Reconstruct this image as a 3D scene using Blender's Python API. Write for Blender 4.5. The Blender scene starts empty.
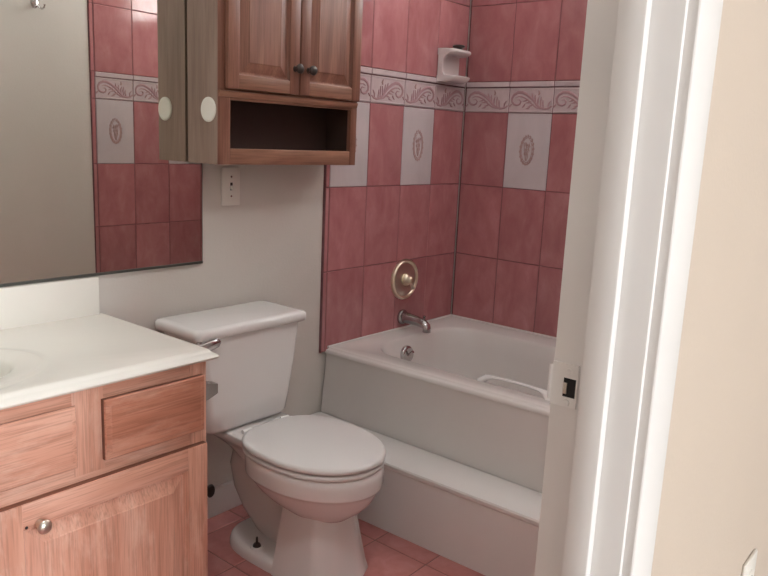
import bpy, bmesh, math, random
from mathutils import Vector, Matrix
random.seed(7)
S = bpy.context.scene
COL = S.collection
PI = math.pi

# ------------------------------------------------------------------ helpers
class MB:
    """collects shapes in world metres; build() links them as one mesh object"""
    def __init__(self): self.bm = bmesh.new()
    def _mat(self, faces, mi):
        for f in faces: f.material_index = mi
    def box(self, x0, x1, y0, y1, z0, z1, bev=0.0, seg=2, mi=0):
        if x0 > x1: x0, x1 = x1, x0
        if y0 > y1: y0, y1 = y1, y0
        if z0 > z1: z0, z1 = z1, z0
        vs = [self.bm.verts.new((x, y, z)) for x in (x0, x1) for y in (y0, y1) for z in (z0, z1)]
        idx = [(0,1,3,2),(4,6,7,5),(0,4,5,1),(2,3,7,6),(0,2,6,4),(1,5,7,3)]
        fs = [self.bm.faces.new([vs[i] for i in q]) for q in idx]
        self._mat(fs, mi)
        if bev > 0:
            es = list({e for f in fs for e in f.edges})
            r = bmesh.ops.bevel(self.bm, geom=es, offset=bev, segments=seg, profile=.5, affect='EDGES', clamp_overlap=True)
            self._mat(r['faces'], mi)
        return self
    def loft(self, rings, cap0=True, cap1=True, closed=True, mi=0):
        L = [[self.bm.verts.new(p) for p in r] for r in rings]
        n = len(L[0])
        for a, b in zip(L, L[1:]):
            for i in range(n if closed else n-1):
                j = (i+1) % n
                f = self.bm.faces.new((a[i], a[j], b[j], b[i])); f.material_index = mi
        for r, c in ((L[0], cap0), (L[-1], cap1)):
            if c:
                f = self.bm.faces.new(r); f.material_index = mi
        return self
    def tube(self, pts, rad, n=12, mi=0, squash=None, up=(0,0,1)):
        pts = [Vector(p) for p in pts]
        rings = []
        for i, p in enumerate(pts):
            t = (pts[min(i+1, len(pts)-1)] - pts[max(i-1, 0)]).normalized()
            u = Vector(up)
            if abs(u.dot(t)) > .95: u = Vector((1,0,0))
            a = t.cross(u).normalized(); b = a.cross(t).normalized()
            r = rad[i] if isinstance(rad, (list, tuple)) else rad
            ra, rb = (r if isinstance(r, (list, tuple)) else (r, r))
            rings.append([p + a*ra*math.cos(2*PI*k/n) + b*rb*math.sin(2*PI*k/n) for k in range(n)])
        return self.loft(rings, mi=mi)
    def lathe(self, c, axis, prof, n=32, mi=0, sx=1.0, sz=1.0):
        """prof: list of (distance along axis, radius)"""
        c = Vector(c); ax = Vector(axis).normalized()
        u = Vector((0,0,1)) if abs(ax.z) < .9 else Vector((0,1,0))
        a = ax.cross(u).normalized(); b = a.cross(ax).normalized()
        rings = [[c + ax*d + a*r*sx*math.cos(2*PI*k/n) + b*r*sz*math.sin(2*PI*k/n) for k in range(n)] for d, r in prof]
        return self.loft(rings, mi=mi)
    def quad(self, pts, mi=0):
        f = self.bm.faces.new([self.bm.verts.new(p) for p in pts]); f.material_index = mi
        return self
    def build(self, name, mats, parent=None, smooth=True, angle=40, normals=True):
        if not isinstance(mats, (list, tuple)): mats = [mats]
        off = parent_world(parent)
        if normals: bmesh.ops.recalc_face_normals(self.bm, faces=self.bm.faces[:])
        for v in self.bm.verts: v.co -= off
        me = bpy.data.meshes.new(name)
        self.bm.to_mesh(me); self.bm.free()
        for m in mats: me.materials.append(m)
        if smooth:
            me.shade_smooth(); me.set_sharp_from_angle(angle=math.radians(angle))
        o = bpy.data.objects.new(name, me); COL.objects.link(o)
        if parent: o.parent = parent
        return o

def parent_world(p):
    v = Vector((0,0,0))
    while p: v += p.location; p = p.parent
    return v

def thing(name, label, cat, loc=(0,0,0), group=None):
    o = bpy.data.objects.new(name, None); COL.objects.link(o)
    o.location = loc; o.empty_display_size = .05
    o['label'] = label; o['category'] = cat
    if group: o['group'] = group
    return o
def tag(o, label, cat, group=None):
    o['label'] = label; o['category'] = cat
    if group: o['group'] = group
    return o
def struct(o): o['kind'] = 'structure'; return o

# ------------------------------------------------------------------ materials
def mat(name, col, rough=.5, metal=0.0, spec=.5, coat=0.0, emit=None):
    m = bpy.data.materials.new(name); m.use_nodes = True
    b = m.node_tree.nodes['Principled BSDF']
    b.inputs['Base Color'].default_value = (*col, 1); b.inputs['Roughness'].default_value = rough
    b.inputs['Metallic'].default_value = metal; b.inputs['Specular IOR Level'].default_value = spec
    b.inputs['Coat Weight'].default_value = coat; b.inputs['Coat Roughness'].default_value = .08
    if emit:
        b.inputs['Emission Color'].default_value = (*emit[0], 1); b.inputs['Emission Strength'].default_value = emit[1]
    return m
def nodes(m): return m.node_tree.nodes, m.node_tree.links, m.node_tree.nodes['Principled BSDF']
def ramp(N, stops):
    r = N.new('ShaderNodeValToRGB'); e = r.color_ramp.elements
    while len(e) < len(stops): e.new(.5)
    for k, (p, c) in zip(e, stops): k.position = p; k.color = (*c, 1)
    return r
def mottled(name, c0, c1, scale=6, rough=.5, bump=0.0, bscale=60, **kw):
    m = mat(name, c0, rough, **kw); N, L, B = nodes(m)
    tc = N.new('ShaderNodeTexCoord'); n = N.new('ShaderNodeTexNoise')
    n.inputs['Scale'].default_value = scale; n.inputs['Detail'].default_value = 5
    r = ramp(N, [(.3, c0), (.7, c1)])
    L.new(tc.outputs['Object'], n.inputs['Vector']); L.new(n.outputs['Fac'], r.inputs['Fac']); L.new(r.outputs['Color'], B.inputs['Base Color'])
    if bump:
        n2 = N.new('ShaderNodeTexNoise'); n2.inputs['Scale'].default_value = bscale; n2.inputs['Detail'].default_value = 3
        bp = N.new('ShaderNodeBump'); bp.inputs['Strength'].default_value = bump; bp.inputs['Distance'].default_value = .004
        L.new(tc.outputs['Object'], n2.inputs['Vector']); L.new(n2.outputs['Fac'], bp.inputs['Height']); L.new(bp.outputs['Normal'], B.inputs['Normal'])
    return m
def wood(name, dark, mid, light, axis='z', rough=.42, wear=None, fine=1.0):
    m = mat(name, mid, rough); N, L, B = nodes(m)
    tc = N.new('ShaderNodeTexCoord'); oi = N.new('ShaderNodeObjectInfo')
    add = N.new('ShaderNodeVectorMath'); add.operation = 'ADD'
    sc = N.new('ShaderNodeVectorMath'); sc.operation = 'SCALE'; sc.inputs['Scale'].default_value = 7.0
    comb = N.new('ShaderNodeCombineXYZ')
    for k in 'XYZ': L.new(oi.outputs['Random'], comb.inputs[k])
    L.new(comb.outputs[0], sc.inputs[0]); L.new(tc.outputs['Object'], add.inputs[0]); L.new(sc.outputs[0], add.inputs[1])
    def stretched(lng, crs):
        mp = N.new('ShaderNodeMapping')
        mp.inputs['Scale'].default_value = {'x': (lng, crs, crs), 'y': (crs, lng, crs), 'z': (crs, crs, lng)}[axis]
        L.new(add.outputs[0], mp.inputs['Vector']); return mp
    n1 = N.new('ShaderNodeTexNoise'); n1.inputs['Scale'].default_value = 1; n1.inputs['Detail'].default_value = 4; n1.inputs['Distortion'].default_value = .6
    L.new(stretched(2.2, 26).outputs[0], n1.inputs['Vector'])
    r = ramp(N, [(.28, dark), (.5, mid), (.74, light)]); L.new(n1.outputs['Fac'], r.inputs['Fac'])
    n2 = N.new('ShaderNodeTexNoise'); n2.inputs['Scale'].default_value = 1; n2.inputs['Detail'].default_value = 2
    L.new(stretched(9, 330).outputs[0], n2.inputs['Vector'])
    r2 = ramp(N, [(.36, (.62,.58,.55)), (.52, (1,1,1))]); L.new(n2.outputs['Fac'], r2.inputs['Fac'])
    mx = N.new('ShaderNodeMix'); mx.data_type = 'RGBA'; mx.blend_type = 'MULTIPLY'; mx.inputs['Factor'].default_value = .55*fine
    L.new(r.outputs['Color'], mx.inputs['A']); L.new(r2.outputs['Color'], mx.inputs['B'])
    out = mx.outputs['Result']
    if wear:
        n3 = N.new('ShaderNodeTexNoise'); n3.inputs['Scale'].default_value = 1; n3.inputs['Detail'].default_value = 6; n3.inputs['Roughness'].default_value = .7
        L.new(stretched(5, 17).outputs[0], n3.inputs['Vector'])
        r3 = ramp(N, [(.54, (0,0,0)), (.72, (1,1,1))]); L.new(n3.outputs['Fac'], r3.inputs['Fac'])
        m2 = N.new('ShaderNodeMix'); m2.data_type = 'RGBA'
        mm = N.new('ShaderNodeMath'); mm.operation = 'MULTIPLY'; mm.inputs[1].default_value = wear[1]
        L.new(r3.outputs['Color'], mm.inputs[0]); L.new(mm.outputs[0], m2.inputs['Factor'])
        L.new(out, m2.inputs['A']); m2.inputs['B'].default_value = (*wear[0], 1); out = m2.outputs['Result']
    L.new(out, B.inputs['Base Color'])
    bp = N.new('ShaderNodeBump'); bp.inputs['Strength'].default_value = .15; bp.inputs['Distance'].default_value = .001
    L.new(n2.outputs['Fac'], bp.inputs['Height']); L.new(bp.outputs['Normal'], B.inputs['Normal'])
    return m
def glazed(name, dark, mid, light, rough=.12, scale=9, vary=.16):
    """mottled ceramic glaze with a slight difference from tile to tile"""
    m = mat(name, mid, rough); N, L, B = nodes(m)
    tc = N.new('ShaderNodeTexCoord'); g = N.new('ShaderNodeNewGeometry')
    n = N.new('ShaderNodeTexNoise'); n.noise_dimensions = '4D'; n.inputs['Scale'].default_value = scale; n.inputs['Detail'].default_value = 6
    n.inputs['Roughness'].default_value = .62; n.inputs['Distortion'].default_value = .5
    mp = N.new('ShaderNodeMapping'); mp.inputs['Scale'].default_value = (1.6, 1.6, .8)
    k = N.new('ShaderNodeMath'); k.operation = 'MULTIPLY'; k.inputs[1].default_value = 40
    L.new(g.outputs['Random Per Island'], k.inputs[0]); L.new(k.outputs[0], n.inputs['W']); L.new(tc.outputs['Object'], mp.inputs['Vector']); L.new(mp.outputs[0], n.inputs['Vector'])
    r = ramp(N, [(.3, dark), (.52, mid), (.74, light)]); L.new(n.outputs['Fac'], r.inputs['Fac'])
    hs = N.new('ShaderNodeHueSaturation')
    mr = N.new('ShaderNodeMapRange'); mr.inputs['To Min'].default_value = 1-vary/2; mr.inputs['To Max'].default_value = 1+vary/2
    L.new(g.outputs['Random Per Island'], mr.inputs['Value']); L.new(mr.outputs[0], hs.inputs['Value'])
    L.new(r.outputs['Color'], hs.inputs['Color']); L.new(hs.outputs['Color'], B.inputs['Base Color'])
    bp = N.new('ShaderNodeBump'); bp.inputs['Strength'].default_value = .06; bp.inputs['Distance'].default_value = .002
    L.new(n.outputs['Fac'], bp.inputs['Height']); L.new(bp.outputs['Normal'], B.inputs['Normal'])
    return m

M = {}
M['paint'] = mottled('wall_paint', (.61,.565,.52), (.65,.605,.56), 3, .75, bump=.12, bscale=140)
M['hall_paint'] = mottled('hall_paint', (.53,.44,.365), (.555,.46,.38), 3, .75, bump=.1, bscale=140)
M['ceiling'] = mat('ceiling_paint', (.84,.82,.80), .85)
M['trim'] = mottled('trim_paint', (.70,.67,.65), (.745,.715,.695), 4, .38)
M['pink'] = glazed('pink_glazed_tile', (.37,.138,.142), (.435,.178,.183), (.50,.235,.24))
M['floor_tile'] = glazed('pink_floor_tile', (.45,.165,.155), (.54,.215,.20), (.61,.29,.27), rough=.32)
M['decor'] = glazed('white_decor_tile', (.55,.49,.50), (.60,.54,.55), (.64,.58,.585), rough=.25, scale=5, vary=.05)
M['listello'] = glazed('border_tile', (.52,.42,.43), (.58,.48,.49), (.63,.54,.54), rough=.3, scale=14, vary=.06)
M['scroll'] = mat('mauve_relief', (.43,.265,.28), .35)
M['scroll_light'] = mat('pale_relief', (.62,.54,.54), .35)
M['motif'] = mat('tan_relief', (.44,.29,.275), .4)
M['grout'] = mottled('grout', (.13,.05,.055), (.20,.09,.095), 20, .9)
M['floor_grout'] = mottled('floor_grout', (.22,.11,.10), (.30,.17,.155), 20, .9)
M['porcelain'] = mat('porcelain', (.82,.80,.785), .12, coat=.3)
M['seat'] = mat('seat_plastic', (.80,.785,.77), .28)
M['tub'] = mottled('tub_enamel', (.72,.675,.645), (.755,.715,.685), 3, .22)
M['step'] = mottled('step_paint', (.74,.705,.68), (.78,.75,.725), 3, .45)
M['chrome'] = mat('chrome', (.62,.60,.60), .12, 1)
M['dull_chrome'] = mat('dull_chrome', (.42,.39,.39), .17, 1)
M['nickel'] = mat('satin_nickel', (.66,.60,.52), .32, 1)
M['brass'] = mat('satin_brass', (.72,.63,.49), .3, 1)
M['bronze'] = mat('dark_bronze', (.075,.065,.06), .35, .8)
M['black'] = mat('black_hole', (.008,.007,.007), .7)
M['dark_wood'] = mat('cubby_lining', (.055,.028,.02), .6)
M['mirror'] = mat('silvered_glass', (.82,.82,.76), .012, 1)
M['mirror_edge'] = mat('mirror_edge', (.10,.10,.09), .35, .4)
M['counter'] = mottled('cultured_marble', (.80,.765,.70), (.83,.80,.735), 4, .25)
M['white_plastic'] = mat('white_plastic', (.76,.72,.66), .35)
M['ivory'] = mat('ivory_plastic', (.80,.77,.70), .4)
M['ceramic'] = mat('white_ceramic', (.72,.66,.65), .15, coat=.2)
M['caulk'] = mat('caulk', (.68,.63,.60), .6)
g_ = bpy.data.materials.new('window_glass'); g_.use_nodes = True; N_ = g_.node_tree.nodes; N_.clear()
o_ = N_.new('ShaderNodeOutputMaterial'); mx_ = N_.new('ShaderNodeMixShader'); tr_ = N_.new('ShaderNodeBsdfTransparent'); gl_ = N_.new('ShaderNodeBsdfGlossy')
gl_.inputs['Roughness'].default_value = .02; mx_.inputs[0].default_value = .05
g_.node_tree.links.new(tr_.outputs[0], mx_.inputs[1]); g_.node_tree.links.new(gl_.outputs[0], mx_.inputs[2]); g_.node_tree.links.new(mx_.outputs[0], o_.inputs[0])
M['glass'] = g_
M['hall_floor'] = mottled('hall_carpet', (.40,.34,.29), (.46,.39,.33), 60, .95)
M['fill_glow'] = mat('fill_lamp_glow', (.9,.85,.78), .4, emit=((.93,.98,1), 33.0))  # glowing cover of the added ceiling fill light
vd, vm, vl = (.54,.25,.17), (.65,.335,.24), (.73,.42,.32)
M['oak_v'] = wood('worn_oak_upright', vd, vm, vl, 'z', wear=((.78,.54,.44), .5))
M['oak_h'] = wood('worn_oak_level', vd, vm, vl, 'x', wear=((.78,.54,.44), .5))
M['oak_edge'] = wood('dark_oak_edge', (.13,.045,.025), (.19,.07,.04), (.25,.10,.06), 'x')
M['oak_red'] = wood('worn_red_oak_level', (.40,.15,.09), (.50,.205,.13), (.58,.28,.19), 'x', wear=((.68,.42,.32), .4))
ud, um, ul = (.155,.062,.04), (.23,.10,.066), (.32,.155,.105)
M['cab_v'] = wood('brown_oak_upright', ud, um, ul, 'z')
M['cab_h'] = wood('brown_oak_level', (.19,.085,.05), (.27,.13,.082), (.35,.18,.115), 'x')
M['cab_side'] = wood('grey_oak_veneer', (.22,.145,.112), (.28,.19,.15), (.33,.235,.19), 'z', fine=.6)

# ------------------------------------------------------------------ room shell
XL, YD, YH = -2.93, -1.54, -1.627          # left wall, bathroom face and hall face of the door wall
CEIL = 2.44
def shell(name, m, *boxes):
    b = MB()
    for q in boxes: b.box(*q)
    return struct(b.build(name, m, smooth=False))
wall_back = shell('wall_back', M['paint'], (XL-.1, .1, .006, .12, 0, CEIL))
HYB = -5.6
WY0, WY1, WZ0, WZ1 = -1.25, -.36, 1.88, 2.40      # bathroom window
HX0, HX1, HZ0, HZ1 = -3.7, -2.2, .45, 2.3        # wide window of the room behind the camera
SKY = 25.5
wall_right = shell('wall_right', M['paint'], (.006, .12, YD, .006, 0, WZ0), (.006, .12, YD, .006, WZ1, CEIL), (.006, .12, WY1, .006, WZ0, WZ1), (.006, .12, YD, WY0, WZ0, WZ1))
shell('wall_hall_back', M['hall_paint'], (-6.3, HX0, HYB-.12, HYB, 0, CEIL), (HX1, .9, HYB-.12, HYB, 0, CEIL), (HX0, HX1, HYB-.12, HYB, 0, HZ0), (HX0, HX1, HYB-.12, HYB, HZ1, CEIL))
shell('wall_hall_left', M['hall_paint'], (-6.4, -6.3, HYB-.12, YH, 0, CEIL))
shell('wall_hall_right', M['hall_paint'], (.9, 1.0, HYB-.12, YH, 0, CEIL))
shell('wall_left', M['paint'], (XL-.1, XL, YD, .006, 0, CEIL))
JX, JL, DH = -2.090, -2.852, 2.04           # right jamb face, left jamb face, head
wall_front = shell('wall_front', [M['hall_paint'], M['paint']], (JX+.018, .9, YH, YD-.0425, 0, CEIL), (-6.3, JL-.018, YH, YD-.0425, 0, CEIL), (JL-.018, JX+.018, YH, YD-.0425, DH+.018, CEIL))
b = MB()
for x0, x1, z0 in ((JX+.018, .006, 0), (XL, JL-.018, 0), (JL-.018, JX+.018, DH+.018)): b.box(x0, x1, YD-.0425, YD, z0, CEIL)
b.build('bathroom_face', M['paint'], wall_front, smooth=False)
shell('ceiling', M['ceiling'], (-6.4, 1.0, HYB-.12, .12, CEIL, CEIL+.08))

# floor: square pink tiles, 200 mm pitch
b = MB()
b.box(XL-.05, .05, YH+.04, .05, -.06, -.002, mi=1)
P = .2
for i in range(-1, 16):
    for j in range(0, 9):
        x1 = -.0615-.2*i+.2; x0 = x1-P; y1 = -.085-.2*j+.2; y0 = y1-P
        x0, x1 = max(x0, XL-.04), min(x1, .04); y0, y1 = max(y0, YH+.04), min(y1, .04)
        if x1-x0 < .02 or y1-y0 < .02: continue
        g, e = .0018, .0022
        b.loft([[(x0+g,y0+g,-.002),(x1-g,y0+g,-.002),(x1-g,y1-g,-.002),(x0+g,y1-g,-.002)],
                [(x0+g+e,y0+g+e,0),(x1-g-e,y0+g+e,0),(x1-g-e,y1-g-e,0),(x0+g+e,y1-g-e,0)]], cap0=False)
struct(b.build('floor', [M['floor_tile'], M['floor_grout']], smooth=False))
b = MB(); b.box(-6.4, 1.0, HYB-.12, YH+.04, -.06, -.001); struct(b.build('floor_hall', M['hall_floor'], smooth=False))

# ------------------------------------------------------------------ tiled tub surround
ZB, Z0, Z1, Z2, Z3, Z4, Z5 = .462, .763, 1.067, 1.3715, 1.496, 1.800, 2.104
def mapper(w):
    if w == 'back':  return lambda s, z, d: (-s, .0-d, z)
    if w == 'right': return lambda s, z, d: (-d, -s, z)
    return lambda s, z, d: (-s, -1.536+d, z)
def spiral(cx, cy, r0, r1, a0, a1, n):
    return [(cx+(r0+(r1-r0)*t)*math.cos(a0+(a1-a0)*t), cy+(r0+(r1-r0)*t)*math.sin(a0+(a1-a0)*t)) for t in [i/n for i in range(n+1)]]
def ribbon(b, f, pts, w, d, mi):
    """raised ribbon with a rounded crown along a path on the wall"""
    n = len(pts); rows = []
    for i, (s, z) in enumerate(pts):
        ax, az = pts[max(i-1,0)]; bx_, bz = pts[min(i+1,n-1)]
        tx, tz = bx_-ax, bz-az; l = math.hypot(tx, tz) or 1; nx, nz = -tz/l, tx/l
        ww = w*math.sin(PI*(.12+.86*i/(n-1)))**.6 if n > 2 else w
        rows.append([f(s+nx*ww*k, z+nz*ww*k, dd) for k, dd in ((-1,-.0002),(-.45,d),(.45,d),(1,-.0002))])
    b.loft(rows, cap0=False, cap1=False, closed=False, mi=mi)
def tile(b, f, s0, s1, z0, z1, mi, d=0.0):
    g, e, t = .0012, .0022, .0024
    b.loft([[f(s,z,d-t) for s,z in ((s0+g,z0+g),(s1-g,z0+g),(s1-g,z1-g),(s0+g,z1-g))],
            [f(s,z,d) for s,z in ((s0+g+e,z0+g+e),(s1-g-e,z0+g+e),(s1-g-e,z1-g-e),(s0+g+e,z1-g-e))]], cap0=False, mi=mi)
def motif(b, f, sc, zc):
    for rx, rz, w in ((.030,.057,.0034),(.024,.048,.0016)):
        ribbon(b, f, [(sc+rx*math.cos(t), zc+rz*math.sin(t)) for t in [PI/2+2*PI*i/36 for i in range(37)]], w, .0016, 3)
    for k in range(18):                                    # leaves of the wreath
        t = 2*PI*k/18; ca, sa = math.cos(t), math.sin(t)
        for o in (1, -.6):
            ribbon(b, f, [(sc+.028*ca, zc+.054*sa), (sc+(.028+.005*o)*ca-.003*sa, zc+(.054+.005*o)*sa+.006*ca), (sc+(.028+.006*o)*ca-.006*sa, zc+(.054+.008*o)*sa+.011*ca)], .0028, .0016, 3)
    for dx, dz, r in ((-.006,.024,.010),(.007,.018,.010),(.003,.002,.012),(-.004,-.014,.009)):  # bouquet inside
        ribbon(b, f, spiral(sc+dx, zc+dz, .001, r, 0, 4*PI, 24), .0018, .0018, 3)
    for dx in (-.009, -.002, .006):
        ribbon(b, f, [(sc+dx*.3, zc-.042), (sc+dx*.8+.002, zc-.026), (sc+dx, zc-.010), (sc+dx*1.3, zc+.010), (sc+dx*1.8, zc+.032)], .0022, .0016, 3)
def listello(b, f, s0, s1, flip):
    zc0, zc1 = Z2, Z3-.024
    tile(b, f, s0, s1, zc0, zc1, 2)
    tile(b, f, s0, s1, Z3-.0225, Z3, 2, .004)             # rounded moulding along the top
    w = s1-s0; g = .004
    ribbon(b, f, [(s0+g, zc1-.006), (s0+w*.5, zc1-.006), (s1-g, zc1-.006)], .003, .003, 4)
    ribbon(b, f, [(s0+g, zc0+.007), (s0+w*.5, zc0+.007), (s1-g, zc0+.007)], .003, .003, 4)
    if w < .09: return
    X = lambda u: (s0+w*u) if flip else (s1-w*u)           # the wave runs left to right
    Zz = lambda v: zc0+.012+(zc1-zc0-.022)*v
    def path(pts, wd, mi=5): ribbon(b, f, [(X(u), Zz(v)) for u, v in pts], wd, .0028, mi)
    # one breaking wave of acanthus per tile, curling over to the right, with leaf ribs and a small bud above
    path([(.02,.22),(.08,.10),(.18,.06),(.28,.12),(.36,.26),(.42,.44),(.50,.62),(.60,.78),(.70,.88),(.80,.88),(.89,.76),(.93,.58),(.92,.40),(.87,.28),(.80,.24),(.74,.30),(.72,.42),(.76,.52),(.82,.50)], .0062)
    path([(.26,.06),(.36,.12),(.45,.26),(.52,.42),(.60,.56),(.69,.66),(.78,.68),(.84,.60)], .0040)
    path([(.93,.30),(.97,.20),(.99,.12)], .0046)
    for u0, v0, du, dv in ((.20,.10,.02,.40),(.26,.16,.00,.50),(.33,.24,-.02,.44),(.38,.40,.02,.36),(.44,.54,.04,.30),(.42,.30,.13,-.12),(.48,.44,.14,-.10),(.55,.56,.12,-.14),(.10,.12,-.05,.34),(.62,.30,.06,-.20),(.50,.16,.10,-.10)):
        path([(u0,v0),(u0+du*.3+.015,v0+dv*.55),(u0+du,v0+dv)], .0044)
    path([(.33,.74),(.315,.84),(.335,.98)], .0052, 3)

def surround(w, joints, s_end, decor, wall):
    f = mapper(w); b = MB()
    hole = w == 'right'
    for s0, s1, z0, z1 in (((0,s_end,ZB,WZ0),(0,-WY1,WZ0,Z5),(-WY0,s_end,WZ0,Z5)) if hole else ((0,s_end,ZB,Z5),)):
        b.quad([f(s0,z0,-.0026), f(s1,z0,-.0026), f(s1,z1,-.0026), f(s0,z1,-.0026)], mi=0)
    for k, (s0, s1) in enumerate(zip(joints, joints[1:])):
        tile(b, f, s0, s1, ZB, Z0, 1); tile(b, f, s0, s1, Z0, Z1, 1)
        dec = k in decor
        tile(b, f, s0, s1, Z1, Z2, 6 if dec else 1)
        if dec and s1-s0 > .15: motif(b, f, (s0+s1)/2, (Z1+Z2)/2+.005)
        listello(b, f, s0, s1, w == 'front')
        tile(b, f, s0, s1, Z3, Z4, 1)
        if not hole or s1 <= -WY1 or s0 >= -WY0: tile(b, f, s0, s1, Z4, Z5, 1)
        else:
            tile(b, f, s0, s1, Z4, WZ0, 1)
            if s0 < -WY1: tile(b, f, s0, -WY1, WZ0, Z5, 1)
            if s1 > -WY0: tile(b, f, -WY0, s1, WZ0, Z5, 1)
    if w != 'right':                                      # narrow edging strip down the open side
        for z0, z1 in ((ZB,Z0),(Z0,Z1),(Z1,Z2),(Z2,Z3),(Z3,Z4),(Z4,Z5)):
            tile(b, f, joints[-1]+.003, joints[-1]+.0225, z0, z1, 1, .003)
        b.loft([[f(joints[-1]+.0225, z, .003), f(joints[-1]+.026, z, -.006)] for z in (ZB, Z5)], closed=False, cap0=False, cap1=False, mi=0)
    return b.build('tile_surround', [M['grout'], M['pink'], M['listello'], M['motif'], M['scroll_light'], M['scroll'], M['decor']], wall, smooth=True, angle=35, normals=False)
surround('back', [.004, .2114, .4114, .6114, .8125], .836, {1, 3}, wall_back)
surround('right', [.005, .2176, .4176, .6176, .8176, 1.0176, 1.2176, 1.4176, 1.5355], 1.536, {1, 3, 5}, wall_right)
surround('front', [.004, .229, .429, .629, .829], .85, {1, 3}, wall_front)

# baseboard on the back wall
b = MB(); b.box(-1.70, -1.012, -.012, .006, 0, .096, .004)
struct(b.build('baseboard_back', M['trim']))

# ------------------------------------------------------------------ door opening: jamb, stop, casing, strike plate
door = bpy.data.objects.new('door_1', None); COL.objects.link(door); door.location = (JX, YD, 0); struct(door)
b = MB()
b.box(JX, JX+.018, YH, YD, 0, DH, .0012); b.box(JL-.018, JL, YH, YD, 0, DH, .0012); b.box(JL-.018, JX+.018, YH, YD, DH, DH+.018, .0012)
b.build('door_jamb', M['trim'], door)
b = MB()
for x0, x1, z0, z1 in ((JX-.012, JX, 0, DH), (JL, JL+.012, 0, DH), (JL, JX, DH-.012, DH)): b.box(x0, x1, -1.5995, -1.574, z0, z1, .002)
b.build('door_stop', M['trim'], door)
def casing(b, edge, sgn, z1):
    prof = [(.005,0),(.005,.0085),(.0058,.0098),(.0075,.0105),(.052,.0125),(.0555,.0115),(.057,.009),(.057,0)]
    b.loft([[(edge+sgn*s, YH-d, z) for s, d in prof] for z in (0, z1)])
b = MB(); casing(b, JX, 1, DH+.062); casing(b, JL, -1, DH+.062)
prof = [(.005,0),(.005,.0085),(.0058,.0098),(.0075,.0105),(.052,.0125),(.0555,.0115),(.057,.009),(.057,0)]
b.loft([[(x, YH-d, DH+s) for s, d in prof] for x in (JL-.062, JX+.062)])
b.build('casing', M['trim'], door, angle=25)
# strike plate with latch hole
sy0, sy1, sz0, sz1 = -1.5672, -1.5405, .9985, 1.0415
hy0, hy1, hz0, hz1 = -1.5655, -1.5525, 1.0085, 1.0275
b = MB()
xs = JX-.0016
for q in ((sy0,hy0,sz0,sz1),(hy1,sy1,sz0,sz1),(hy0,hy1,sz0,hz0),(hy0,hy1,hz1,sz1)): b.box(xs, JX-.0001, q[0], q[1], q[2], q[3])
lip = [(xs,sy1),(xs-.0006,sy1+.0015),(xs-.0002,sy1+.003),(xs+.0016,sy1+.0045)]
b.loft([[(x, y, z) for x, y in lip] for z in (sz0+.004, sz0+.010, sz1-.010, sz1-.004)], closed=False, cap0=False, cap1=False)
sp = b.build('strike_plate', M['trim'], door); sp['label'] = 'white painted strike plate with dark latch hole'
b = MB(); b.box(JX-.0006, JX-.0002, hy0, hy1, hz0, hz1)
b.build('latch_hole', M['black'], sp)
b = MB(); b.box(JX-.0022, JX-.0006, hy1-.004, hy1-.0006, hz0+.003, hz1-.005, .0005); b.build('latch_tongue', M['nickel'], sp)
for zc in (sz0+.0045, sz1-.0075):
    b = MB(); b.lathe((xs, -1.5575, zc), (-1,0,0), [(0,.0035),(.0008,.0032),(.0010,.0012),(.0006,.0004)], 14); b.build('screw', M['trim'], sp)

# ------------------------------------------------------------------ mirror
t = thing('wall_mirror', 'large frameless wall mirror above the countertop, cut around the oak cabinet', 'mirror', (-2.0, .0, .848))
b = MB()
ol = [(-2.86,.856),(-1.361,.856),(-1.361,1.149),(-1.405,1.149),(-1.405,1.90),(-2.86,1.90)]
b.loft([[(x,.0055,z) for x,z in ol],[(x,.0,z) for x,z in ol]], mi=0)
b.build('glass', M['mirror'], t, smooth=False)
b = MB(); b.box(-2.86, -1.359, -.003, .0058, .8485, .8558); b.build('channel', M['mirror_edge'], t, smooth=False)
b = MB(); b.box(-1.3605, -1.3585, -.0005, .0058, .8558, 1.149); b.build('edge_strip', M['mirror_edge'], t, smooth=False)

# ------------------------------------------------------------------ cabinet parts
def raised_door(parent, x0, x1, z0, z1, yf, th, st, mv, mh, name='door', bevel_w=.030, back=0.0):
    """frame-and-panel door facing -y; yf = front face"""
    b = MB()
    th = th-.0125 if back else th
    b.box(x0, x0+st, yf, yf+th, z0, z1, .003, mi=0); b.box(x1-st, x1, yf, yf+th, z0, z1, .003, mi=0)
    b.box(x0+st-.002, x1-st+.002, yf+.0004, yf+th, z0, z0+st, .0035, mi=1); b.box(x0+st-.002, x1-st+.002, yf+.0004, yf+th, z1-st, z1, .0035, mi=1)
    a0, a1, c0, c1 = x0+st, x1-st, z0+st, z1-st
    if back: b.box(a0-.002, a1+.002, yf+.0097, yf+.018, c0-.002, c1+.002, mi=0)
    def rect(i, y): return [(a0+i,y,c0+i),(a1-i,y,c0+i),(a1-i,y,c1-i),(a0+i,y,c1-i)]
    b.loft([rect(-.001, yf+.003), rect(.004, yf+.009), rect(.008, yf+.0095)], cap0=False, cap1=False, mi=0)
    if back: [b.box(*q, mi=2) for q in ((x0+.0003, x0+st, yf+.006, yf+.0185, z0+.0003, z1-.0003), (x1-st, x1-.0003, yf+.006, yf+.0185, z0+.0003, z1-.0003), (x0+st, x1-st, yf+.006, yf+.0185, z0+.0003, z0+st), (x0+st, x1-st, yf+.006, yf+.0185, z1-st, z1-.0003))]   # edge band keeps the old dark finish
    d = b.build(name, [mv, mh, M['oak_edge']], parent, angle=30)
    b = MB(); b.loft([rect(.0075, yf+.0145), rect(.0075, yf+.0096), rect(.0075+bevel_w, yf+.0025), rect(.010+bevel_w, yf+.0008)], cap0=True)
    b.build('raised_panel', mv, d, angle=18)
    return d
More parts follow.
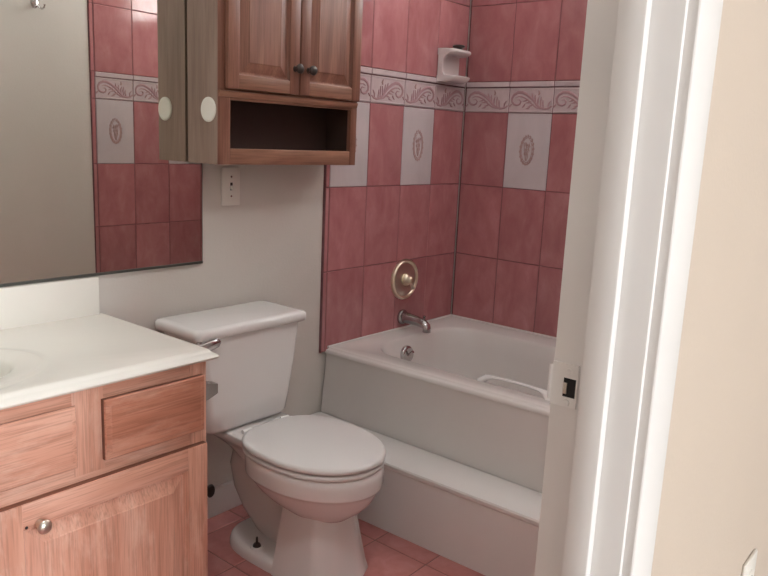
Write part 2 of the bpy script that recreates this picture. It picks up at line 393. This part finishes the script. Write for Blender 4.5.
def knob(parent, c, m, r=.0145):
    b = MB(); b.lathe(c, (0,-1,0), [(0,r*.62),(.003,r*.55),(.009,r*.42),(.014,r*.6),(.018,r*.95),(.023,r),(.027,r*.8),(.029,r*.3)], 20)
    return b.build('knob', m, parent)

# ------------------------------------------------------------------ vanity
VR, VF = -1.702, -.475
van = thing('vanity_cabinet', 'worn oak vanity cabinet with raised panel door and drawer fronts', 'cabinet', (-2.31, -.24, 0))
b = MB()
b.box(VR-.016, VR, VF+.018, .005, 0, .7195, mi=0); b.box(-2.92, -2.904, VF+.018, .005, 0, .7195, mi=0)
b.box(-2.904, VR-.016, VF+.03, .005, .085, .10, mi=1); b.box(-2.904, VR-.016, -.02, .005, .10, .7195, mi=1)
b.box(-2.904, VR-.016, VF+.075, VF+.09, 0, .085, mi=1)
b.build('body', [M['oak_v'], M['oak_h']], van, smooth=False)
b = MB()
for x0, x1 in ((VR-.045, VR), (-2.030,-1.962), (-2.44,-2.39), (-2.92,-2.875)):
    b.box(x0, x1, VF, VF+.018, .535 if x0 in (-2.030,) else .02, .7195, .001, mi=0)
b.box(-2.875, VR-.045, VF+.0006, VF+.018, .682, .7195, .001, mi=1); b.box(-2.875, VR-.045, VF+.0006, VF+.018, .515, .566, .001, mi=1); b.box(-2.875, VR-.045, VF+.0006, VF+.018, .02, .085, .001, mi=1)
b.build('face_frame', [M['oak_v'], M['oak_h']], van)
def drawer_front(x0, x1, z0, z1, proud, name, m=None):
    b = MB(); y0 = VF-proud
    def rect(i, y): return [(x0+i,y,z0+i),(x1-i,y,z0+i),(x1-i,y,z1-i),(x0+i,y,z1-i)]
    b.loft([rect(0, y0+.006), rect(.003, y0+.003), rect(.012, y0+.001), rect(.014, y0)])
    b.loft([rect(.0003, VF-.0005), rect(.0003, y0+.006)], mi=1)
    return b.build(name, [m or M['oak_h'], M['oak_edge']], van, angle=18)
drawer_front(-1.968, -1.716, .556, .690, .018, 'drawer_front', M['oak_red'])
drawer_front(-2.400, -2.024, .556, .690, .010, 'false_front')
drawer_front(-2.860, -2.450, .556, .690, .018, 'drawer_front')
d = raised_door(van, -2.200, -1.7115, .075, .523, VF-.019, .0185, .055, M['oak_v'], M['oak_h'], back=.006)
knob(d, (-2.1145, VF-.019, .474), M['nickel'])
b = MB(); b.lathe((-2.140, VF-.0188, .474), (0,-1,0), [(0,.0032),(.0006,.0032)], 12); b.build('screw_hole', M['black'], d)
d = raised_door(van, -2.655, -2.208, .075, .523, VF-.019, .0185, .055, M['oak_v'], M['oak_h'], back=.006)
knob(d, (-2.26, VF-.019, .474), M['nickel'])
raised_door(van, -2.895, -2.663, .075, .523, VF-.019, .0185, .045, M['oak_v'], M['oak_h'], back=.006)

# countertop with moulded basin
ct = thing('vanity_countertop', 'cream moulded countertop with oval basin and backsplash on the oak vanity', 'countertop', (-2.31, -.25, .72))
TX0, TX1, TY0, TY1, TZ = -2.928, -1.676, -.490, .005, .7456
BC = (-2.255, -.262); ow, oh = .285, .195
def ell(a, c, z, n=64): return [(BC[0]+a*math.cos(2*PI*k/n), BC[1]+c*math.sin(2*PI*k/n), z) for k in range(n)]
def edge_loop(off, z, n=64):
    pts = []
    for k in range(n):
        t = 2*PI*k/n; cx, cy = math.cos(t), math.sin(t); dx, dy = cx*ow, cy*oh
        x0, x1, y0, y1 = TX0, TX1+off, TY0-off, TY1
        s = min((x1-BC[0])/dx if dx > 1e-9 else ((x0-BC[0])/dx if dx < -1e-9 else 1e9), (y1-BC[1])/dy if dy > 1e-9 else ((y0-BC[1])/dy if dy < -1e-9 else 1e9))
        pts.append([BC[0]+dx*s, BC[1]+dy*s, z])
    for cxn, cyn in ((x0,y0),(x1,y0),(x1,y1),(x0,y1)):   # pull the nearest point onto each corner
        q = min(pts, key=lambda p: (p[0]-cxn)**2+(p[1]-cyn)**2); q[0], q[1] = cxn, cyn
    return [tuple(p) for p in pts]
b = MB()
b.loft([edge_loop(-.02, .7198), edge_loop(-.006, .7202), edge_loop(-.001, .7235), edge_loop(.001, .727), edge_loop(-.003, .733), edge_loop(-.011, .7365), edge_loop(-.014, .740), edge_loop(-.018, .7445), edge_loop(-.023, TZ),
        ell(ow, oh, TZ), ell(ow-.006, oh-.006, TZ-.002), ell(ow-.016, oh-.016, TZ-.0025), ell(ow-.030, oh-.025, TZ-.0015)], cap0=False, cap1=False)
b.build('slab', M['counter'], ct, angle=50)
b = MB()
b.loft([ell(ow-.030, oh-.025, TZ-.0016), ell(.205, .138, TZ-.004), ell(.193, .129, TZ-.012), ell(.178, .118, TZ-.045), ell(.14, .095, TZ-.095), ell(.08, .06, TZ-.122), ell(.024, .022, TZ-.128)], cap0=False, cap1=True)
b.build('basin', M['counter'], ct)
b = MB(); b.lathe((BC[0], BC[1], TZ-.1278), (0,0,1), [(0,.022),(.002,.021),(.0015,.014),(.0005,.004)], 24); b.build('drain', M['chrome'], ct)
b = MB(); b.box(TX0, -1.708, -.018, .005, TZ-.001, .8478, .0025); b.build('backsplash', M['counter'], ct)

# toilet paper holder arm on the side of the vanity
t = thing('toilet_paper_holder', 'small dull metal paper holder bracket on the vanity side', 'holder', (VR, -.43, .628))
b = MB()
b.loft([[(VR-.002, -.43+y, .628+z) for y, z in ((-.022,-.026),(.022,-.026),(.022,.026),(-.022,.026))],
        [(VR+.012, -.43+y, .628+z) for y, z in ((-.020,-.024),(.020,-.024),(.020,.024),(-.020,.024))],
        [(VR+.052, -.43+y, .628+z) for y, z in ((-.014,-.014),(.014,-.014),(.014,.014),(-.014,.014))],
        [(VR+.060, -.43+y, .628+z) for y, z in ((-.012,-.012),(.012,-.012),(.012,.012),(-.012,.012))]])
b.build('bracket', M['dull_chrome'], t, angle=25)

# ------------------------------------------------------------------ cabinet above the toilet
CL, CR, CF, CZ0, CZ1 = -1.4125, -.838, -.140, 1.153, 1.86
cab = thing('wall_cabinet', 'brown oak wall cabinet with two doors and open cubby above the toilet', 'cabinet', (-1.125, -.005, CZ0))
b = MB()
b.box(CL, CL+.012, CF+.0008, -.006, CZ0, CZ1, mi=0); b.box(CR-.012, CR, CF+.016, -.006, CZ0, CZ1, mi=0)
b.box(CL+.012, CR-.012, CF+.016, -.006, CZ0+.006, CZ0+.018, mi=1); b.box(CL+.012, CR-.012, CF+.016, -.006, CZ1-.012, CZ1, mi=1)
b.box(CL+.012, CR-.012, CF+.016, -.006, 1.345, 1.357, mi=1)
b.build('carcass', [M['cab_side'], M['cab_h']], cab, smooth=False)
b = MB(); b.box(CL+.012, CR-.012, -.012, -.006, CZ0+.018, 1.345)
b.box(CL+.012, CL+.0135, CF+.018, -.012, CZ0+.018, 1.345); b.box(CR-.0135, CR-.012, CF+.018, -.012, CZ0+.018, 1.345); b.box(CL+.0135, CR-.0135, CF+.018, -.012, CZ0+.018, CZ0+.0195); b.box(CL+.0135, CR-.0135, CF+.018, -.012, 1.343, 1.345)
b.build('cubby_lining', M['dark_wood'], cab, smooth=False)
b = MB()
b.box(CL+.003, -1.366, CF, CF+.016, CZ0, CZ1, .0012, mi=0); b.box(-.867, CR, CF, CF+.016, CZ0, CZ1, .0012, mi=0)
b.box(-1.366, -.867, CF+.0005, CF+.016, CZ0, 1.198, .0012, mi=1); b.box(-1.366, -.867, CF+.0005, CF+.016, 1.332, 1.375, .0012, mi=1); b.box(-1.366, -.867, CF+.0005, CF+.016, CZ1-.04, CZ1, .0012, mi=1)
b.build('face_frame', [M['cab_v'], M['cab_h']], cab)
b = MB()
b.loft([[(x, CF-d, 1.349+z) for d, z in ((0,-.010),(.003,-.009),(.005,-.003),(.007,.002),(.007,.007),(0,.008))] for x in (CL+.004, CR-.004)])
b.build('bead_moulding', M['cab_h'], cab, angle=50)
d = raised_door(cab, -1.388, -1.1185, 1.362, 1.835, CF-.0175, .0172, .040, M['cab_v'], M['cab_h'], bevel_w=.026)
knob(d, (-1.138, CF-.0175, 1.437), M['bronze'])
d = raised_door(cab, -1.1145, -.8445, 1.362, 1.835, CF-.0175, .0172, .040, M['cab_v'], M['cab_h'], bevel_w=.026)
knob(d, (-1.083, CF-.0175, 1.437), M['bronze'])
b = MB(); b.lathe((CL, -.1035, 1.303), (-1,0,0), [(0,.034),(.003,.034),(.005,.031),(.0052,.0)][:3]+[(.0054,.026),(.0048,.024),(.0048,.004)], 36, sx=.96)
cap = b.build('oval_cap', M['ivory'], cap_parent := cab); cap['label'] = 'cream oval plastic cap stuck on the left side'

# ------------------------------------------------------------------ switch plate and hall outlet
sw = thing('light_switch', 'white toggle switch plate on the wall below the oak cabinet', 'switch', (-1.25, .006, 1.079))
b = MB(); b.box(-1.285, -1.215, -.0005, .006, 1.020, 1.137, .003); b.build('plate', M['white_plastic'], sw)
b = MB(); b.box(-1.2545, -1.2455, -.001, -.0004, 1.067, 1.091); b.build('toggle_slot', M['bronze'], sw, smooth=False)
b = MB(); b.loft([[(-1.25+x, y, z) for x, y, z in ((-.004,-.0008,1.072),(.004,-.0008,1.072),(.004,-.0008,1.082),(-.004,-.0008,1.082))], [(-1.25+x, y, z) for x, y, z in ((-.003,-.012,1.066),(.003,-.012,1.066),(.003,-.012,1.071),(-.003,-.012,1.071))]]); b.build('toggle', M['white_plastic'], sw)
for z in (1.049, 1.109):
    b = MB(); b.lathe((-1.25, -.0004, z), (0,-1,0), [(0,.0032),(.0008,.003),(.0009,.001)], 12); b.build('screw', M['dull_chrome'], sw)
ho = thing('wall_outlet', 'pale outlet plate on the beige hall wall beside the door casing', 'outlet', (-1.528, YH, .568))
b = MB(); b.box(-1.563, -1.493, YH-.006, YH, .511, .626, .003); b.build('plate', M['white_plastic'], ho)
for z in (.548, .588):
    b = MB(); b.lathe((-1.528, YH-.0055, z), (0,-1,0), [(0,.017),(.002,.0165),(.0022,.003)], 24); r = b.build('receptacle', M['white_plastic'], ho)
    for dx in (-.006, .006):
        b = MB(); b.box(-1.528+dx-.001, -1.528+dx+.001, YH-.0080, YH-.0072, z-.003, z+.005); b.build('slot', M['black'], r, smooth=False)

# robe hook on the wall opposite (seen in the mirror)
hk = thing('robe_hook', 'small chrome double hook on the painted wall seen in the mirror', 'hook', (-1.10, YD, 1.745))
b = MB(); b.lathe((-1.10, YD, 1.757), (0,1,0), [(0,.016),(.004,.015),(.006,.009)], 20, sz=1.4); b.build('mounting_plate', M['chrome'], hk)
for sgn in (-1, 1):
    b = MB(); b.tube([(-1.10, YD+.006, 1.755), (-1.10+sgn*.008, YD+.022, 1.742), (-1.10+sgn*.016, YD+.036, 1.733), (-1.10+sgn*.020, YD+.046, 1.738), (-1.10+sgn*.022, YD+.050, 1.752)], [.0045,.004,.004,.004,.005], 10)
    b.build('prong', M['chrome'], hk)

# ------------------------------------------------------------------ step in front of the tub
b = MB()
n = 2
b.loft([[(-.832,y,0),(xf,y,0),(xf,y,.214),(xf-.004,y,.218),(xf-.005,y,.2285),(xf-.002,y,.2335),(xf+.004,y,.2345),(-.832,y,.2345)] for y, xf in ((-.0005,-1.008),(-1.5395,-.968))])
st = b.build('tub_step', M['step'], angle=30); tag(st, 'low white painted step running along the front of the bathtub', 'step')

# ------------------------------------------------------------------ bathtub
TY1b, TY0b, RZ = -.0015, -1.5345, .477
tub = thing('bathtub', 'white alcove bathtub with flat apron and curved basin', 'bathtub', (-.42, -.77, 0))
def xfront(y, z):                        # apron leans outwards a little towards its foot
    top = -.806+.040*min(1, -y/.95); bot = -.826
    k = max(0, min(1, (z-.23)/(RZ-.23)))
    return bot+(top-bot)*k
NB = 96
BX0, BX1, BY0, BY1 = -.705, -.130, -1.42, -.100
def rr(x0, x1, y0, y1, r, z, n=NB):
    """rounded rectangle, n points, starts at angle 0 and evenly shared between sides and corners"""
    pts = []; per = n//4
    cs = [(x1-r,y1-r,0),(x0+r,y1-r,PI/2),(x0+r,y0+r,PI),(x1-r,y0+r,1.5*PI)]
    for cx, cy, a in cs:
        for k in range(per):
            t = a+(PI/2)*k/(per-1); pts.append((cx+r*math.cos(t), cy+r*math.sin(t), z))
    return pts
def outer(ins, z):
    return [(max(x, xfront(y, z)+ins) if x < -.5 and False else x, y, z) for x, y, z in rr(xfront(0,z)+ins, -.0015-ins*.0, TY0b, TY1b, .004, z)]
def outer(ins, z):
    pts = []
    for x, y, zz in rr(-1.0, -.0065, TY0b, TY1b, .003, z):
        if x < -.9: x = xfront(y, z)+ins
        pts.append((x, y, zz))
    return pts
b = MB()
b.loft([outer(.0,0), outer(.0,.23), outer(.003,.452), outer(.002,.4545), outer(-.002,.456), outer(-.003,.459), outer(-.002,.468), outer(.002,.4715), outer(.010,.472), outer(.0115,.473), outer(.013,RZ-.001), outer(.017,RZ+.001), outer(.030,RZ+.001),
        rr(BX0-.005, BX1+.005, BY0-.005, BY1+.005, .155, RZ+.001), rr(BX0, BX1, BY0, BY1, .15, RZ-.002), rr(BX0+.006, BX1-.005, BY0+.008, BY1-.006, .147, RZ-.012),
        rr(BX0+.022, BX1-.02, BY0+.04, BY1-.02, .15, .40), rr(BX0+.045, BX1-.04, BY0+.10, BY1-.035, .14, .28), rr(BX0+.070, BX1-.065, BY0+.17, BY1-.055, .13, .19), rr(BX0+.11, BX1-.10, BY0+.24, BY1-.10, .11, .155), rr(BX0+.2, BX1-.2, BY0+.4, BY1-.25, .06, .148)], cap0=False)
b.build('shell', M['tub'], tub, angle=50)
# caulk between rim and tiles
b = MB()
b.tube([(-.80,-.004,RZ+.002),(-.6,-.004,RZ+.003),(-.3,-.0055,RZ+.002),(-.0105,-.0055,RZ+.002)], .0052, 8)
b.tube([(-.0105,-.006,RZ+.002),(-.0105,-.5,RZ+.002),(-.0105,-1.0,RZ+.002),(-.0105,-1.53,RZ+.002)], .0055, 8)
b.build('caulk_bead', M['caulk'], tub)
# overflow plate
oc = Vector((-.475, -.124, .414))
ax = Vector((0, -1, .10)).normalized()
b = MB(); b.lathe(oc, ax, [(-.006,.035),(.004,.035),(.009,.031),(.011,.024),(.009,.010),(.009,.002)], 32); ov = b.build('overflow_plate', M['chrome'], tub)
b = MB(); b.tube([oc+ax*.010+Vector((0,0,-.004)), oc+ax*.018+Vector((0,0,.006)), oc+ax*.030+Vector((0,0,.014))], [.0045,.005,.006], 10); b.build('trip_lever', M['chrome'], ov)
# grab handle inside the front rim
b = MB()
hx = -.700
def bar(a, c): return None
pts = [(hx-.004,-.604,RZ-.012),(hx+.000,-.610,RZ+.000),(hx+.006,-.628,RZ+.014),(hx+.010,-.650,RZ+.018),(hx+.011,-.69,RZ+.020),(hx+.011,-.735,RZ+.0205),(hx+.011,-.78,RZ+.020),(hx+.010,-.820,RZ+.018),(hx+.006,-.842,RZ+.014),(hx+.000,-.860,RZ+.000),(hx-.004,-.866,RZ-.012)]
b.tube(pts, [(.016,.013),(.016,.013),(.014,.010),(.010,.006),(.009,.0045),(.009,.0045),(.009,.0045),(.010,.006),(.014,.010),(.016,.013),(.016,.013)], 12)
b.build('grab_handle', M['porcelain'], tub)

# ------------------------------------------------------------------ tub spout and shower valve on the tiles
sp = thing('tub_spout', 'short chrome tub spout on the pink tiles above the tub rim', 'spout', (-.362, 0, .525))
b = MB(); b.lathe((-.362, .0005, .527), (0,-1,0), [(0,.030),(.010,.030),(.014,.027),(.016,.022)], 28); b.build('collar', M['dull_chrome'], sp)
b = MB()
b.tube([(-.362,-.010,.527),(-.362,-.045,.526),(-.362,-.085,.523),(-.362,-.115,.517),(-.362,-.132,.508),(-.362,-.138,.498)], [(.022,.023),(.021,.022),(.019,.020),(.018,.019),(.0175,.016),(.0165,.010)], 20)
b.tube([(-.362,-.128,.512),(-.362,-.131,.497),(-.362,-.131,.486)], [.015,.0165,.0165], 18)
b.build('body', M['dull_chrome'], sp, angle=60)
b = MB(); b.lathe((-.362, -.116, .533), (0,0,1), [(0,.006),(.010,.004),(.014,.0065),(.019,.005)], 14); b.build('diverter_pin', M['dull_chrome'], sp)
va = thing('shower_valve', 'round satin metal shower valve trim on the pink tiles', 'valve', (-.362, 0, .685))
vc = (-.362, .0005, .685)
b = MB(); b.lathe(vc, (0,-1,0), [(0,.083),(.008,.084),(.014,.081),(.017,.076),(.014,.070),(.010,.068)], 48); b.build('rim_ring', M['brass'], va)
b = MB(); b.lathe(vc, (0,-1,0), [(.006,.0695),(.010,.069),(.012,.055),(.013,.034),(.012,.030)], 48); b.build('dial_plate', M['nickel'], va)
b = MB(); b.lathe(vc, (0,-1,0), [(.011,.026),(.022,.025),(.026,.020),(.034,.017),(.044,.015),(.048,.010),(.049,.004)], 28); b.build('hub', M['brass'], va)
b = MB(); b.tube([(-.362,-.036,.680),(-.350,-.034,.667),(-.336,-.030,.653),(-.328,-.026,.645)], [(.008,.005),(.007,.005),(.008,.005),(.008,.004)], 12); b.build('lever', M['nickel'], va)

# ------------------------------------------------------------------ soap dish in the tiled corner
sd = thing('soap_dish', 'white ceramic soap dish fixed to the tiles near the corner', 'soap dish', (-.14, 0, 1.483))
X0, X1, ZA, ZC = -.212, -.072, 1.482, 1.606
def half(d, z, n=24, x0=X0, x1=X1):
    cx = (x0+x1)/2; w = (x1-x0)/2
    pts = []
    for k in range(n+1):
        t = PI*k/n; c, s_ = math.cos(t), math.sin(t)
        pts.append((cx-w*math.copysign(abs(c)**.5, c), -d*abs(s_)**.5, z))
    return pts
b = MB(); b.box(X0, X1, -.013, .0005, ZA, ZC, .006, 3); b.build('back_plate', M['ceramic'], sd)
b = MB(); b.loft([half(.052, ZA), half(.074, ZA+.004), half(.086, ZA+.014), half(.088, ZA+.022), half(.084, ZA+.024), half(.078, ZA+.017), half(.050, ZA+.012)]); b.build('tray', M['ceramic'], sd, angle=60)
b = MB(); b.loft([half(.056, ZC-.020), half(.078, ZC-.016), half(.086, ZC-.010), half(.086, ZC-.002), half(.078, ZC+.003), half(.050, ZC+.005)]); b.build('hood', M['ceramic'], sd, angle=60)
b = MB()
for x0, x1 in ((X0+.001, X0+.016),):
    b.loft([[(x0,-.010,z),(x1,-.010,z),(x1,-d,z),((x0+x1)/2,-d-.004,z),(x0,-d,z)] for z, d in ((ZA+.010,.058),(ZA+.024,.034),(ZA+.040,.024),(ZA+.085,.024),(ZC-.026,.034),(ZC-.010,.058))])
b.build('side_cheek', M['ceramic'], sd, angle=50)
b = MB(); b.lathe((-.125, -.040, ZC+.005), (0,0,1), [(0,.013),(.006,.014),(.010,.024),(.015,.026),(.019,.022),(.021,.008)], 24)
tag(b.build('rubber_stopper', M['bronze']), 'small dark round stopper lying on top of the white soap dish', 'stopper')

# ------------------------------------------------------------------ toilet
TC, KC = -1.299, -1.330                          # bowl and tank centres
toi = thing('toilet', 'white two-piece toilet with closed lid between vanity and tub step', 'toilet', (TC, -.38, 0))
def sec(z, yf, yb, w, ym=None, nf=2.0, nb=2.6, n=48, cx=TC):
    """egg-shaped level section: yf front (smaller y), yb back, w half width"""
    ym = (yf*.48+yb*.52) if ym is None else ym
    out = []
    for k in range(n):
        t = 2*PI*k/n; c, s_ = math.cos(t), math.sin(t)
        e = nf if s_ < 0 else nb
        l = (ym-yf) if s_ < 0 else (yb-ym)
        out.append((cx+w*math.copysign(abs(c)**(2/e), c), ym+l*math.copysign(abs(s_)**(2/e), s_), z))
    return out
b = MB()
# bowl
b.loft([sec(.185,-.560,-.395,.070,nf=2.2), sec(.205,-.585,-.345,.092), sec(.228,-.614,-.310,.118), sec(.255,-.637,-.280,.141), sec(.282,-.649,-.255,.156), sec(.292,-.652,-.247,.160), sec(.294,-.655,-.245,.163),
        sec(.296,-.660,-.242,.167), sec(.300,-.661,-.241,.168), sec(.330,-.660,-.240,.167), sec(.348,-.659,-.240,.1675), sec(.354,-.652,-.243,.163)])
# pedestal with chamfered front
def ped(z, yf, yb, w):
    return [(TC-w,yb,z),(TC-w,yf+.050,z),(TC-w*.90,yf+.030,z),(TC-w*.42,yf+.004,z),(TC-w*.28,yf,z),(TC+w*.28,yf,z),(TC+w*.42,yf+.004,z),(TC+w*.90,yf+.030,z),(TC+w,yf+.050,z),(TC+w,yb,z)]
b.loft([ped(0,-.600,-.395,.118), ped(.010,-.598,-.395,.117), ped(.03,-.592,-.395,.113), ped(.12,-.578,-.400,.098), ped(.20,-.566,-.405,.088), ped(.235,-.560,-.405,.084)])
# foot flange behind the pedestal
def foot(z, ins): return sec(z, -.52+ins, -.135-ins, .118-ins, ym=-.30, nf=3.2, nb=2.6)
b.loft([foot(0,.0), foot(.012,.0), foot(.026,.004), foot(.034,.011), foot(.037,.02)])
# trapway
b.tube([(TC,-.250,.300),(TC,-.205,.285),(TC,-.178,.255),(TC,-.170,.220),(TC,-.180,.180),(TC,-.210,.140),(TC,-.255,.102),(TC,-.310,.074),(TC,-.370,.060),(TC,-.430,.055)],
       [(.060,.045),(.078,.046),(.088,.046),(.092,.046),(.092,.044),(.090,.042),(.086,.040),(.084,.040),(.084,.040),(.082,.040)], 24, up=(1,0,0))
# deck that carries the tank
b.loft([sec(.262,-.40,-.13,.050,nf=2.5,nb=3,cx=TC), sec(.300,-.38,-.10,.068,nf=3,nb=4), sec(.325,-.36,-.075,.090,nf=4,nb=5), sec(.345,-.34,-.055,.112,nf=5,nb=6), sec(.352,-.335,-.048,.117,nf=5,nb=6), sec(.368,-.33,-.045,.118,nf=5,nb=6), sec(.373,-.325,-.049,.114,nf=5,nb=6)])
b.build('bowl', M['porcelain'], toi, angle=55)
def cover(b, z0, z1, yf, yb, w, r=.008):
    kw = dict(ym=-.44, nf=2.05, nb=2.9)
    b.loft([sec(z0,yf+.006,yb-.006,w-.006,**kw), sec(z0+.002,yf+.001,yb-.001,w-.001,**kw), sec(z0+.005,yf,yb,w,**kw), sec(z1-r*.7,yf,yb,w,**kw), sec(z1-r*.25,yf+.003,yb-.003,w-.003,**kw), sec(z1,yf+.010,yb-.010,w-.010,**kw)])
b = MB(); cover(b, .3555, .3705, -.659, -.240, .1700); b.build('seat', M['seat'], toi, angle=60)
b = MB(); cover(b, .3745, .3910, -.661, -.238, .1725, .010); b.build('lid', M['seat'], toi, angle=60)
for dx in (-.075, .075):
    b = MB(); b.tube([(TC+dx-.016,-.232,.3795),(TC+dx+.016,-.232,.3795)], .0065, 14); b.box(TC+dx-.010, TC+dx+.010, -.238, -.222, .3725, .379, .002); b.build('hinge', M['seat'], toi)
# floor bolts
for sgn in (-1, 1):
    b = MB(); b.lathe((TC+sgn*.090, -.300, .0362), (0,0,1), [(0,.020),(.003,.0195),(.0045,.012)], 20); w_ = b.build('washer', M['porcelain'], toi)
    b = MB(); b.lathe((TC+sgn*.090, -.300, .0402), (0,0,1), [(0,.013),(.004,.012),(.008,.009),(.0085,.0038),(.028,.0034),(.030,.0015)], 12); b.build('floor_bolt', M['bronze'], toi)
# tank
def tk(z, w, y0, y1, r=.03, n=48, cx=KC): return [(x, y, z) for x, y, z in rr(cx-w, cx+w, y0, y1, r, z, n)]
b = MB()
b.loft([tk(.3745,.135,-.175,-.035), tk(.380,.148,-.190,-.028), tk(.392,.156,-.198,-.024), tk(.45,.166,-.2025,-.020), tk(.55,.180,-.207,-.016), tk(.64,.190,-.210,-.013), tk(.674,.193,-.211,-.012)])
b.build('tank', M['porcelain'], toi, angle=60)
b = MB()
b.loft([tk(.6745,.204,-.216,-.008,.02), tk(.677,.2095,-.221,-.006,.02), tk(.690,.2110,-.2225,-.005,.02), tk(.699,.2100,-.221,-.006,.02), tk(.7040,.2035,-.216,-.010,.018), tk(.7060,.192,-.205,-.020,.016)])
b.build('tank_lid', M['porcelain'], toi, angle=60)
lv = Vector((-1.528, -.209, .662))
b = MB(); b.lathe(lv, (0,-1,0), [(0,.014),(.006,.013),(.009,.008),(.014,.007)], 20)
b.tube([lv+Vector((-.012,-.016,-.001)), lv+Vector((.010,-.018,0)), lv+Vector((.030,-.020,.003)), lv+Vector((.050,-.020,.006)), lv+Vector((.058,-.019,.007))], [(.007,.012),(.008,.014),(.008,.0145),(.008,.013),(.004,.007)], 14)
b.build('flush_lever', M['chrome'], toi)

# water supply stop valve by the baseboard
wv = thing('stop_valve', 'dark water supply valve at the wall behind the toilet', 'valve', (-1.385, .006, .135))
b = MB(); b.lathe((-1.385, .006, .135), (0,-1,0), [(0,.024),(.003,.023),(.008,.010),(.010,.007),(.050,.007),(.052,.011),(.066,.011),(.068,.006)], 20); b.build('stem', M['dull_chrome'], wv)
b = MB(); b.lathe((-1.385, -.060, .135), (0,-1,0), [(0,.006),(.006,.008),(.008,.016),(.014,.018),(.018,.015),(.019,.004)], 24, sx=.85, sz=1.25); b.build('handle', M['bronze'], wv)
b = MB(); b.tube([(-1.385,-.050,.140),(-1.400,-.052,.165),(-1.430,-.060,.21),(-1.452,-.075,.29),(-1.445,-.09,.36),(-1.440,-.095,.378)], .006, 10); b.build('supply_hose', M['dull_chrome'], wv)

# ------------------------------------------------------------------ daylight: bathroom window above the tub, hall window
def frame_window(name, axis, p, a0, a1, z0, z1, depth):
    """casement with two sashes; axis 'x' = pane stands at x=p, 'y' = pane stands at y=p"""
    w = bpy.data.objects.new(name, None); COL.objects.link(w); struct(w)
    w.location = (p, (a0+a1)/2, z0) if axis == 'x' else ((a0+a1)/2, p, z0)
    def bx(b, u0, u1, v0, v1, t):
        if axis == 'x': b.box(p-t, p+t, u0, u1, v0, v1, .002)
        else: b.box(u0, u1, p-t, p+t, v0, v1, .002)
    b = MB(); f = .03; mid = (a0+a1)/2
    bx(b, a0, a0+f, z0, z1, .03); bx(b, a1-f, a1, z0, z1, .03); bx(b, a0+f, a1-f, z0, z0+f, .03); bx(b, a0+f, a1-f, z1-f, z1, .03); bx(b, mid-.015, mid+.015, z0+f, z1-f, .025)
    b.build('window_frame', M['trim'], w)
    for u0, u1 in ((a0+f, mid-.015), (mid+.015, a1-f)):
        b = MB(); bx(b, u0, u1, z0+f, z1-f, .002); b.build('pane', M['glass'], w, smooth=False)
    return w
frame_window('window_1', 'x', .07, WY0, WY1, WZ0, WZ1, .12)
frame_window('window_2', 'y', HYB-.06, HX0, HX1, HZ0, HZ1, .12)
def portal(name, loc, rot, sx, sy):
    l = bpy.data.lights.new(name, 'AREA'); l.shape = 'RECTANGLE'; l.size, l.size_y = sx, sy; l.cycles.is_portal = True
    o = bpy.data.objects.new(name, l); COL.objects.link(o); o.location = loc; o.rotation_euler = rot
cl = thing('ceiling_fill_light', 'round frosted fill light added out of view on the bathroom ceiling just inside the door', 'lamp', (-2.05, -1.28, CEIL))  # unseen lamp, added to brighten the bathroom interior
b = MB(); b.lathe((-2.05,-1.28,CEIL), (0,0,-1), [(0,.16),(.02,.16),(.028,.15),(.03,.14)], 40); b.build('base', M['nickel'], cl)
b = MB(); b.lathe((-2.05,-1.28,CEIL-.026), (0,0,-1), [(0,.14),(.02,.138),(.045,.12),(.065,.08),(.073,.03),(.074,.005)], 40); b.build('fill_lamp_shade', M['fill_glow'], cl)
portal('window_daylight', (.115, (WY0+WY1)/2, (WZ0+WZ1)/2), (0, PI/2, 0), WZ1-WZ0, WY1-WY0)
portal('hall_daylight', ((HX0+HX1)/2, HYB-.10, (HZ0+HZ1)/2), (PI/2, 0, 0), HX1-HX0, HZ1-HZ0)
w = bpy.data.worlds.new('daylight'); S.world = w; w.use_nodes = True
w.node_tree.nodes['Background'].inputs['Color'].default_value = (.92,.97,1,1)
w.node_tree.nodes['Background'].inputs['Strength'].default_value = SKY

# ------------------------------------------------------------------ camera (fitted to the tile grid)
cam = bpy.data.cameras.new('camera'); co = bpy.data.objects.new('camera', cam); COL.objects.link(co)
R = ((.64228358,-.76519856,.04407904),(-.12213611,-.15895267,-.97970241),(.75667336,.62386313,-.19555106))
r_, d_, f_ = [Vector(q) for q in R]
m = Matrix.Identity(4)
for i in range(3): m[i][0], m[i][1], m[i][2] = r_[i], -d_[i], -f_[i]
m.translation = (-2.73258, -1.85309, 1.24341)
co.matrix_world = m
cam.sensor_fit = 'HORIZONTAL'; cam.sensor_width = 36; cam.lens = 745.8875*36/768; cam.clip_start = .02
S.camera = co
S.view_settings.view_transform = 'Standard'; S.view_settings.look = 'None'; S.view_settings.gamma = 1
S.view_settings.exposure = 0.0; S.view_settings.use_curve_mapping = False
